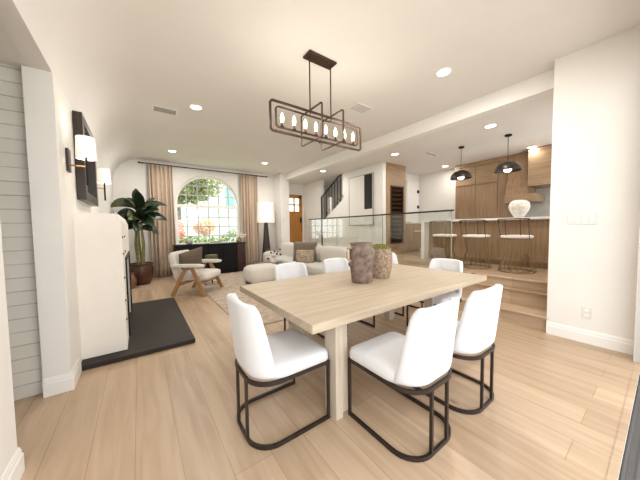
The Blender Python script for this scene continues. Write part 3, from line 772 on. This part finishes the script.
t = thing('berry_vase', 'clear bowl vase with white branches and dark red berries on the coffee table', 'vase', (2.86, 6.12, .38))
b = bm(); lathe(b, [(0, 0), (.06, 0), (.09, .05), (.075, .11), (.05, .13), (.045, .13), (.07, .10), (.08, .05), (0, .01)], 18); obj('vase_body', b, 'ceramicw', t, True)
r2 = random.Random(3)
for i in range(11):
    a = 2*PI*i/11+r2.uniform(-.2, .2); L = r2.uniform(.12, .27); z = r2.uniform(.12, .38)
    tip = (L*math.cos(a), L*math.sin(a), z)
    b = bm(); tube(b, [(0, 0, .10), (tip[0]*.5, tip[1]*.5, .12+z*.55), tip], .004, 5); s = obj('branch', b, 'ivory', t, True)
    b = bm(); cushion(b, .055, .055, .055, tip, 1, 1, nu=10, nv=6); obj('berry', b, 'berry', s, True)
    b = bm()
    for k in range(5): cushion(b, .05, .05, .02, (tip[0]*.6+r2.uniform(-.05, .05), tip[1]*.6+r2.uniform(-.05, .05), z*.6+r2.uniform(0, .06)), 1, 1, nu=8, nv=4)
    obj('blossom', b, 'ceramicw', s, True)
t = thing('sofa', 'long cream sofa backing onto the glass railing', 'sofa', (3.45, 5.62, 0))
b = bm(); box(b, -.40, .43, -1.65, 1.65, .07, .26, .03, seg=3); obj('base', b, 'boucle2', t, True)
for y in (-1.05, 0, 1.05):
    b = bm(); cushion(b, .70, 1.04, .22, (-.06, y, .36), .3, .4); obj('seat_cushion', b, 'boucle2', t, True)
    b = bm(); cushion(b, .27, 1.06, .46, (.28, y, .63), .35, .4, rot=Matrix.Rotation(math.radians(-7), 4, 'Y')); obj('back_cushion', b, 'boucle', t, True)
for y in (-1.60, 1.60):
    b = bm(); cushion(b, .82, .24, .48, (.01, y, .36), .3, .45); obj('arm', b, 'boucle2', t, True)
for x in (-.38, .38):
    for y in (-1.5, 1.5): b = bm(); taper(b, (x, y, .014), (x, y, .08), .02, .028); obj('leg', b, 'dark', t, True)
o = tag(obj('throw_pillow', pillow(.62, .54, .18), 'pbrown', smooth=180), 'dark brown velvet pillow on the sofa behind the printed one', 'pillow', 'sofa pillows'); o.location = (3.40, 5.40, .69); o.rotation_euler = (math.radians(-12), 0, -.75)
o = tag(obj('throw_pillow', pillow(.46, .34, .14), 'ppat', smooth=180), 'sand coloured printed pillow on the sofa in front of the brown one', 'pillow', 'sofa pillows'); o.location = (3.27, 5.20, .60); o.rotation_euler = (math.radians(-14), 0, -.75)

# ------------------------------------------------------------------ glass railing
t = thing('glass_railing', 'clear glass railing with dark handrail along the raised kitchen floor', 'railing', (4.07, 0, P))
b = bm(); bar(b, [(0, 2.02, 1.0), (0, 6.2, 1.0)], .045, .028); obj('handrail', b, 'bronze', t)
for i, (ya, yb) in enumerate(((2.06, 3.44), (3.46, 4.92), (4.94, 6.18))):
    b = bm(); box(b, -.006, .006, ya, yb, .03, .985); obj('glass_panel', b, 'railglass', t)
for y in (2.045, 3.45, 4.93, 6.19):
    b = bm(); box(b, -.006, .006, y-.005, y+.005, 0, .985); obj('post', b, 'vent', t)
b = bm(); box(b, -.02, .02, 2.03, 6.2, 0, .03); obj('base_channel', b, 'alu', t)

# ------------------------------------------------------------------ stairs and banister
b = bm()
for k in range(9):
    z = P+.19*(k+1); y1_ = 8.2-.30*k
    box(b, 5.28, 6.04, 5.76, y1_, z-.19, z-.03); box(b, 5.275, 6.04, 5.76, y1_+.03, z-.03, z, .005)
tag(obj('staircase', b, 'trimw'), 'white staircase climbing behind the black banister', 'stairs')
t = thing('banister', 'black wrought iron banister climbing the stair opening by the entry', 'banister', (5.14, 0, 0))
def zr(y): return 2.35+(7.02-y)*.615
b = bm(); bar(b, [(0, 7.03, zr(7.02)), (0, 6.12, 2.90), (0, 5.97, 2.93)], .03, .03); obj('handrail', b, 'bronze', t)
for i in range(7):
    y = 6.90-.145*i; zb = 1.49+(7.05-y)*.6
    b = bm(); box(b, -.008, .008, y-.008, y+.008, zb, min(zr(y), 2.92)); obj('baluster', b, 'bronze', t)
for y in (7.03, ):
    b = bm(); box(b, -.02, .02, y-.02, y+.02, P, zr(y)+.03); obj('newel_post', b, 'bronze', t)
b = bm()
for i in range(6):
    y = 6.75-.16*i; zb = 1.55+(7.05-y)*.6
    tube(b, [(0, y+.05*math.cos(a*.5), zb+.05+.05*math.sin(a*.5)) for a in range(10)], .006, 5)
obj('scrollwork', b, 'bronze', t, True)

# ------------------------------------------------------------------ artwork
t = thing('wall_art', 'tall pale abstract canvas with a black vertical block, hung on the white wall', 'picture', (5.15, 0, 0))
b = bm(); box(b, -.03, -.002, 4.68, 5.60, 1.37, 2.74); obj('canvas', b, 'canvas', t)
b = bm()
for a in ((4.66, 4.68, 1.35, 2.76), (5.60, 5.62, 1.35, 2.76), (4.66, 5.62, 1.35, 1.37), (4.66, 5.62, 2.74, 2.76)): box(b, -.036, -.002, *a)
obj('frame', b, 'vent', t)
b = bm(); box(b, -.034, -.0305, 4.70, 4.99, 1.80, 2.74); obj('black_block', b, 'charcoal', t)

# ------------------------------------------------------------------ wine cabinet
t = thing('wine_cabinet', 'tall oak cabinet column with a built-in wine cooler behind dark glass', 'wine cabinet', (5.27, 4.30, P))
b = bm(); W_, H_ = .76, KZ-P-.002
box(b, 0, .10, 0, .5, 0, H_); box(b, .66, W_, 0, .5, 0, H_); box(b, .10, .66, 0, .5, 1.84, H_); box(b, .10, .66, 0, .5, 0, .30); box(b, .10, .66, .45, .5, .3, 1.84)
obj('carcass', b, 'cabx', t)
b = bm(); box(b, .10, .14, -.006, .02, .31, 1.83); box(b, .62, .66, -.006, .02, .31, 1.83); box(b, .10, .66, -.006, .02, .30, .34); box(b, .10, .66, -.006, .02, 1.80, 1.84); d = obj('door', b, 'brownend', t)
b = bm(); box(b, .14, .62, .004, .009, .34, 1.80); obj('pane', b, 'wineglass', d)
b = bm(); box(b, .11, .65, .03, .44, .31, .315); box(b, .11, .115, .03, .44, .31, 1.83); box(b, .645, .65, .03, .44, .31, 1.83); box(b, .11, .65, .435, .445, .31, 1.83); obj('liner', b, 'black', t)
for k in range(12):
    z = .42+.118*k; b = bm(); box(b, .12, .64, .03, .40, z, z+.035); obj('shelf', b, 'cabx', t)

# ------------------------------------------------------------------ low base cabinet beside it
t = thing('base_cabinet', 'low oak cabinet with pale top between wine column and kitchen door', 'cabinet', (6.05, 4.34, P))
b = bm(); box(b, 0, .78, 0, .475, .08, .84); box(b, .02, .76, .04, .46, 0, .08); obj('body', b, 'cab', t)
b = bm(); box(b, -.0, .80, -.02, .475, .84, .87, .003); obj('countertop', b, 'quartz', t)
for i in range(2):
    b = bm(); box(b, .01+.385*i, .385+.385*i, -.018, 0, .10, .82, .003); obj('door', b, 'cab', t)
b = bm(); box(b, .40, .72, -.05, -.02, .60, .63, .004); obj('towel_bar', b, 'ivory', t)
b = bm(); box(b, .15, .42, .1, .3, 0, .02, .003); tag(obj('serving_tray', b, 'black', loc=(6.05, 4.34, P+.87)), 'flat black tray on the low cabinet beside the wine column', 'tray')

# ------------------------------------------------------------------ fridge wall cabinets, hood, uppers
t = thing('tall_cabinet', 'tall oak panelled fridge cabinet reaching the kitchen ceiling', 'cabinet', (7.2, 2.50, P))
H_ = KZ-P-.004
b = bm(); box(b, 0, .44, -.19, 1.02, 0, H_); obj('carcass', b, 'cab', t)
b = bm(); box(b, -.03, 0, -.19, 1.03, H_-.09, H_, .006); obj('crown_molding', b, 'cabh', t)
for y0_, y1_, z0_, z1_ in ((.0, .50, .08, 1.80), (.51, 1.01, .08, 1.80)):
    b = bm(); box(b, -.022, 0, y0_, y1_, z0_, z1_, .003); d = obj('door', b, 'cab', t)
for y0_, y1_ in ((.0, .50), (.51, 1.01)):
    b = bm(); box(b, -.022, 0, y0_, y1_, 1.83, H_-.10, .003); obj('door', b, 'cabh', t)
b = bm(); box(b, -.02, 0, -.19, -.01, .08, H_-.1, .003); obj('filler_panel', b, 'cab', t)
t = thing('range_hood', 'curved oak range hood flaring towards its bottom band', 'range hood', (7.0, 2.08, P))
b = bm(); n = 10
cols = []
for k in range(n+1):
    f = k/n; z = 1.45+(H_-1.45)*f; dep = .30-.16*math.sin(f*PI/2)**.8; hw_ = .205-.0*f
    cols.append([b.verts.new((.65, -hw_, z)), b.verts.new((.32-dep, -hw_, z)), b.verts.new((.32-dep, hw_, z)), b.verts.new((.65, hw_, z))])
for a, c in zip(cols, cols[1:]):
    for j in range(4): b.faces.new((a[j], a[(j+1) % 4], c[(j+1) % 4], c[j]))
b.faces.new(cols[0][::-1]); b.faces.new(cols[-1]); obj('hood_body', b, 'cab', t, 30)
b = bm(); box(b, -.0, .645, -.37, .215, 1.27, 1.45, .006); obj('bottom_band', b, 'cabh', t)
t = thing('upper_cabinet', 'oak wall cabinet right of the range hood', 'cabinet', (6.98, .70, P))
b = bm(); box(b, 0, .665, 0, 1.16, 1.60, H_); obj('carcass', b, 'cabh', t)
for y0_ in (.005, .585): b = bm(); box(b, -.02, 0, y0_, y0_+.57, 1.60, H_-.07, .003); obj('door', b, 'cabh', t)
b = bm(); box(b, -.03, 0, 0, 1.16, H_-.07, H_, .004); obj('crown_molding', b, 'cabh', t)
t = thing('back_counter', 'pale counter and oak base cabinets along the backsplash', 'counter', (7.02, .5, P))
b = bm(); box(b, 0, .62, 0, 1.79, 0, .87); obj('base', b, 'cab', t)
b = bm(); box(b, -.03, .62, 0, 1.79, .87, .905, .003); obj('countertop', b, 'quartz', t)
b = bm(); box(b, -.06, .06, -.22, .22, 0, .03, .004); tag(obj('serving_board', b, 'cabh', loc=(7.12, 2.05, P+.905)), 'brown wooden board on the back counter under the hood', 'board')

# ------------------------------------------------------------------ island, vase, stools
t = thing('kitchen_island', 'oak kitchen island with a thin pale quartz top and end panel', 'island', (5.4, 0, P))
b = bm(); box(b, .12, .88, .3, 3.30, .08, .845); box(b, .16, .84, .3, 3.28, 0, .08); obj('body', b, 'cab', t)
b = bm(); box(b, -.08, .92, .3, 3.37, .845, .885, .003); obj('countertop', b, 'quartz', t)
b = bm(); box(b, -.08, .92, 3.30, 3.37, 0, .845); obj('end_panel', b, 'quartz', t)
b = bm(); box(b, .105, .12, .3, 3.30, .10, .14); obj('base_molding', b, 'cabh', t)
t = thing('stone_vase', 'round faceted white stone vase on the kitchen island', 'vase', (5.58, 1.60, P+.885))
b = bm(); lathe(b, [(0, 0), (.075, 0), (.11, .045), (.15, .105), (.172, .165), (.160, .215), (.115, .25), (.07, .262), (.055, .255), (0, .24)], 14); 
for v in b.verts: v.co.x += rnd.uniform(-.004, .004); v.co.y += rnd.uniform(-.004, .004); v.co.z *= 1.2; v.co.x *= .93; v.co.y *= .93
obj('vase_body', b, 'ceramicw', t, 20)
def make_stool():
    t = thing('bar_stool', '', 'stool', group='bronze wire bar stools at the island')
    b = bm(); tube(b, [(.235*math.cos(2*PI*i/32), .235*math.sin(2*PI*i/32), .012) for i in range(32)], .012, 8, True); obj('base_ring', b, 'brass', t, True)
    b = bm(); tube(b, [(.19*math.cos(2*PI*i/32), .19*math.sin(2*PI*i/32), .535) for i in range(32)], .008, 8, True); obj('seat_ring', b, 'brass', t, True)
    b = bm()
    for i in range(18):
        a = 2*PI*i/18; tube(b, [(.235*math.cos(a), .235*math.sin(a), .012), (.15*math.cos(a), .15*math.sin(a), .30), (.19*math.cos(a), .19*math.sin(a), .535)], .006, 5)
    obj('wire_cage', b, 'brass', t, True)
    b = bm(); cushion(b, .42, .42, .055, (0, 0, .565), .8, .5); obj('seat', b, 'ivory', t, True)
    # back faces -X (towards the dining room)
    for y in (-.20, -.1, .1, .20):
        b = bm(); tube(b, [(-.10-.09*(1-abs(y)/.2), y*.95, .54), (-.19-.03*(1-abs(y)/.2), y, .84)], .005, 6); obj('back_wire', b, 'bronze', t, True)
    b = bm(); tube(b, [(-.10, -.215, .80), (-.18, -.20, .845), (-.215, -.1, .85), (-.22, 0, .85), (-.215, .1, .85), (-.18, .20, .845), (-.10, .215, .80)], .009, 8); obj('back_rail', b, 'bronze', t, True)
    return t
st = make_stool(); st.location = (4.94, 1.44, P); st['label'] = 'bronze wire bar stool at the island nearest the right wall, under the white vase'
GS = 'bronze wire bar stools at the island'
dup(st, (4.94, 2.04, P), 0, 'middle bronze wire bar stool of the three at the island', GS)
dup(st, (4.94, 2.62, P), 0, 'bronze wire bar stool at the island end nearest the glass railing', GS)

# ------------------------------------------------------------------ pendants
def make_pendant():
    t = thing('pendant_lamp', '', 'pendant lamp', group='black dome pendants over the island')
    b = bm(); lathe(b, [(0, 0), (.055, 0), (.055, -.025), (0, -.03)], 20); obj('canopy', b, 'black', t, True)
    b = bm(); tube(b, [(0, 0, -.03), (0, 0, -.47)], .005, 6); obj('cord', b, 'bronze', t)
    b = bm(); pr_ = [(.205*math.cos(a), -.66+.18*math.sin(a)) for a in [PI/2*i/10 for i in range(11)]]
    lathe(b, pr_+[(0, -.488)]+[(x*.96, -.66+(z+.66)*.95) for x, z in pr_[::-1][1:]], 32); obj('lamp_shade', b, 'bronze', t, True)
    b = bm(); cushion(b, .12, .12, .09, (0, 0, -.635), 1, 1); obj('bulb', b, 'led', t, True)
    return t
pn = make_pendant(); pn.location = (5.57, 1.785, KZ); pn['label'] = 'black dome pendant on the right, nearer the range hood'
dup(pn, (5.57, 2.615, KZ), 0, 'black dome pendant on the left, nearer the wine column', 'black dome pendants over the island')
for y in (1.785, 2.615):
    lamp((5.57, y, KZ-.655), 3.5, .2)

# ------------------------------------------------------------------ switch plates
t = thing('switch_plate', 'wide white four-gang switch plate on the right wall', 'light switch', (3.93, 0, 0))
b = bm(); box(b, -.006, 0, .455, .685, 1.30, 1.43, .002); obj('plate', b, 'switch', t)
for i in range(4):
    b = bm(); y = .487+.055*i; box(b, -.010, -.005, y-.017, y+.017, 1.33, 1.40, .001); obj('rocker', b, 'trimw', t)
t = thing('wall_outlet', 'white power outlet low on the right wall', 'outlet', (3.93, 0, 0))
b = bm(); box(b, -.006, 0, .462, .54, .27, .395, .002); obj('plate', b, 'switch', t)
for z in (.305, .36): b = bm(); box(b, -.009, -.005, .485, .517, z-.016, z+.016, .002); obj('socket', b, 'trimw', t)
b = bm(); box(b, 3.99, 4.06, 7.712, 7.72, 1.50, 1.62, .002); tag(obj('switch_plate', b, 'switch'), 'small white switch plate on the pier between window wall and entry door', 'light switch')

# ------------------------------------------------------------------ outside
b = bm(); box(b, -14, 26, YB+.3, 40, -.5, -.3); struct('ground', b, 'grass')
def foliage(name, c, r, n, s, mat, label, cat, seed, trunk=None):
    r_ = random.Random(seed); t = thing(name, label, cat, (c[0], c[1], -.3)); b = bm()
    for _ in range(n):
        d = Vector((r_.gauss(0, 1), r_.gauss(0, 1), r_.gauss(0, 1))).normalized()*r_.uniform(.55, 1)
        p = Vector((d.x*r[0], d.y*r[1], d.z*r[2]+c[2]+.3)); u = Vector((r_.gauss(0, 1), r_.gauss(0, 1), r_.gauss(0, 1))).normalized(); v = u.orthogonal().normalized()
        q = s*r_.uniform(.6, 1.3)
        vs = [b.verts.new(p+u*q), b.verts.new(p+v*q*.5), b.verts.new(p-u*q), b.verts.new(p-v*q*.5)]; b.faces.new(vs)
    obj('foliage', b, mat, t)
    b = bm(); tube(b, [(0, 0, 0), (.03, 0, c[2]*.5), (0, .02, max(.2, c[2]))], trunk or .05, 8); obj('trunk', b, 'bark', t, True)
foliage('tree', (1.6, 14.5, 3.95), (2.3, 1.2, 1.5), 6000, .12, 'bushy', 'leafy tree outside filling the arched top of the window', 'tree', 1, .14)
foliage('shrub', (1.35, 12.2, 1.2), (.28, .4, .55), 700, .07, 'redfl', 'red flowering shrub outside the left of the window', 'shrub', 2)
foliage('shrub', (2.7, 13.8, 1.4), (.55, .35, .42), 1000, .08, 'orfl', 'orange flowering shrub outside behind the middle of the window', 'shrub', 3)
foliage('shrub', (2.0, 11.3, .6), (1.2, .5, .45), 1300, .07, 'bush', 'low green shrub outside just under the window view', 'shrub', 4)
foliage('shrub', (3.7, 11.6, .7), (1.0, .5, .6), 1200, .07, 'bush', 'green shrub outside right of the orange flowers', 'shrub', 5)
t = thing('neighbor_house', 'pale neighbouring house seen through the arched window', 'house', (4, 24, -.3))
b = bm(); box(b, -9, 14, 0, 1, 0, 6.2); obj('wall', b, 'stucco', t)
b = bm(); box(b, -9.4, 14.4, -.5, 1.4, 6.2, 6.5); obj('roof', b, simple('pale_roof', (.50, .47, .44), .8), t)
for x in (-4, 3.2, 7): b = bm(); box(b, x-.65, x+.65, -.03, .02, 3.7, 5.3); obj('window', b, 'bluegl', t)

# ------------------------------------------------------------------ light
wd = bpy.data.worlds.new('World'); bpy.context.scene.world = wd; wd.use_nodes = True
bg = wd.node_tree.nodes['Background']; bg.inputs['Color'].default_value = (.97, .985, 1, 1); bg.inputs['Strength'].default_value = 2.8
s = bpy.data.lights.new('sun', 'SUN'); s.energy = 9; s.angle = .02; s.color = (1, .96, .88)
so = bpy.data.objects.new('sun', s); C.objects.link(so); so.rotation_euler = (math.radians(-8), math.radians(38), 0)

# ------------------------------------------------------------------ camera
import mathutils
F, yaw, pit, rol = 251.2, 0.62258, 0.048429, -0.0134377
f = Vector((math.sin(yaw)*math.cos(pit), math.cos(yaw)*math.cos(pit), -math.sin(pit)))
r0 = Vector((math.cos(yaw), -math.sin(yaw), 0)); u0 = r0.cross(f)
rt = math.cos(rol)*r0+math.sin(rol)*u0; up = -math.sin(rol)*r0+math.cos(rol)*u0
cam = bpy.data.cameras.new('camera'); co = bpy.data.objects.new('camera', cam); C.objects.link(co)
cam.sensor_fit = 'HORIZONTAL'; cam.sensor_width = 36; cam.lens = 36*F/640; cam.clip_start = .02
m = Matrix((rt, up, -f)).transposed().to_4x4(); m.translation = (0, 0, 1.3); co.matrix_world = m
sc_ = bpy.context.scene; sc_.camera = co
vs = sc_.view_settings; vs.view_transform = 'Standard'; vs.look = 'None'; vs.gamma = 1; vs.use_curve_mapping = False; vs.exposure = .27
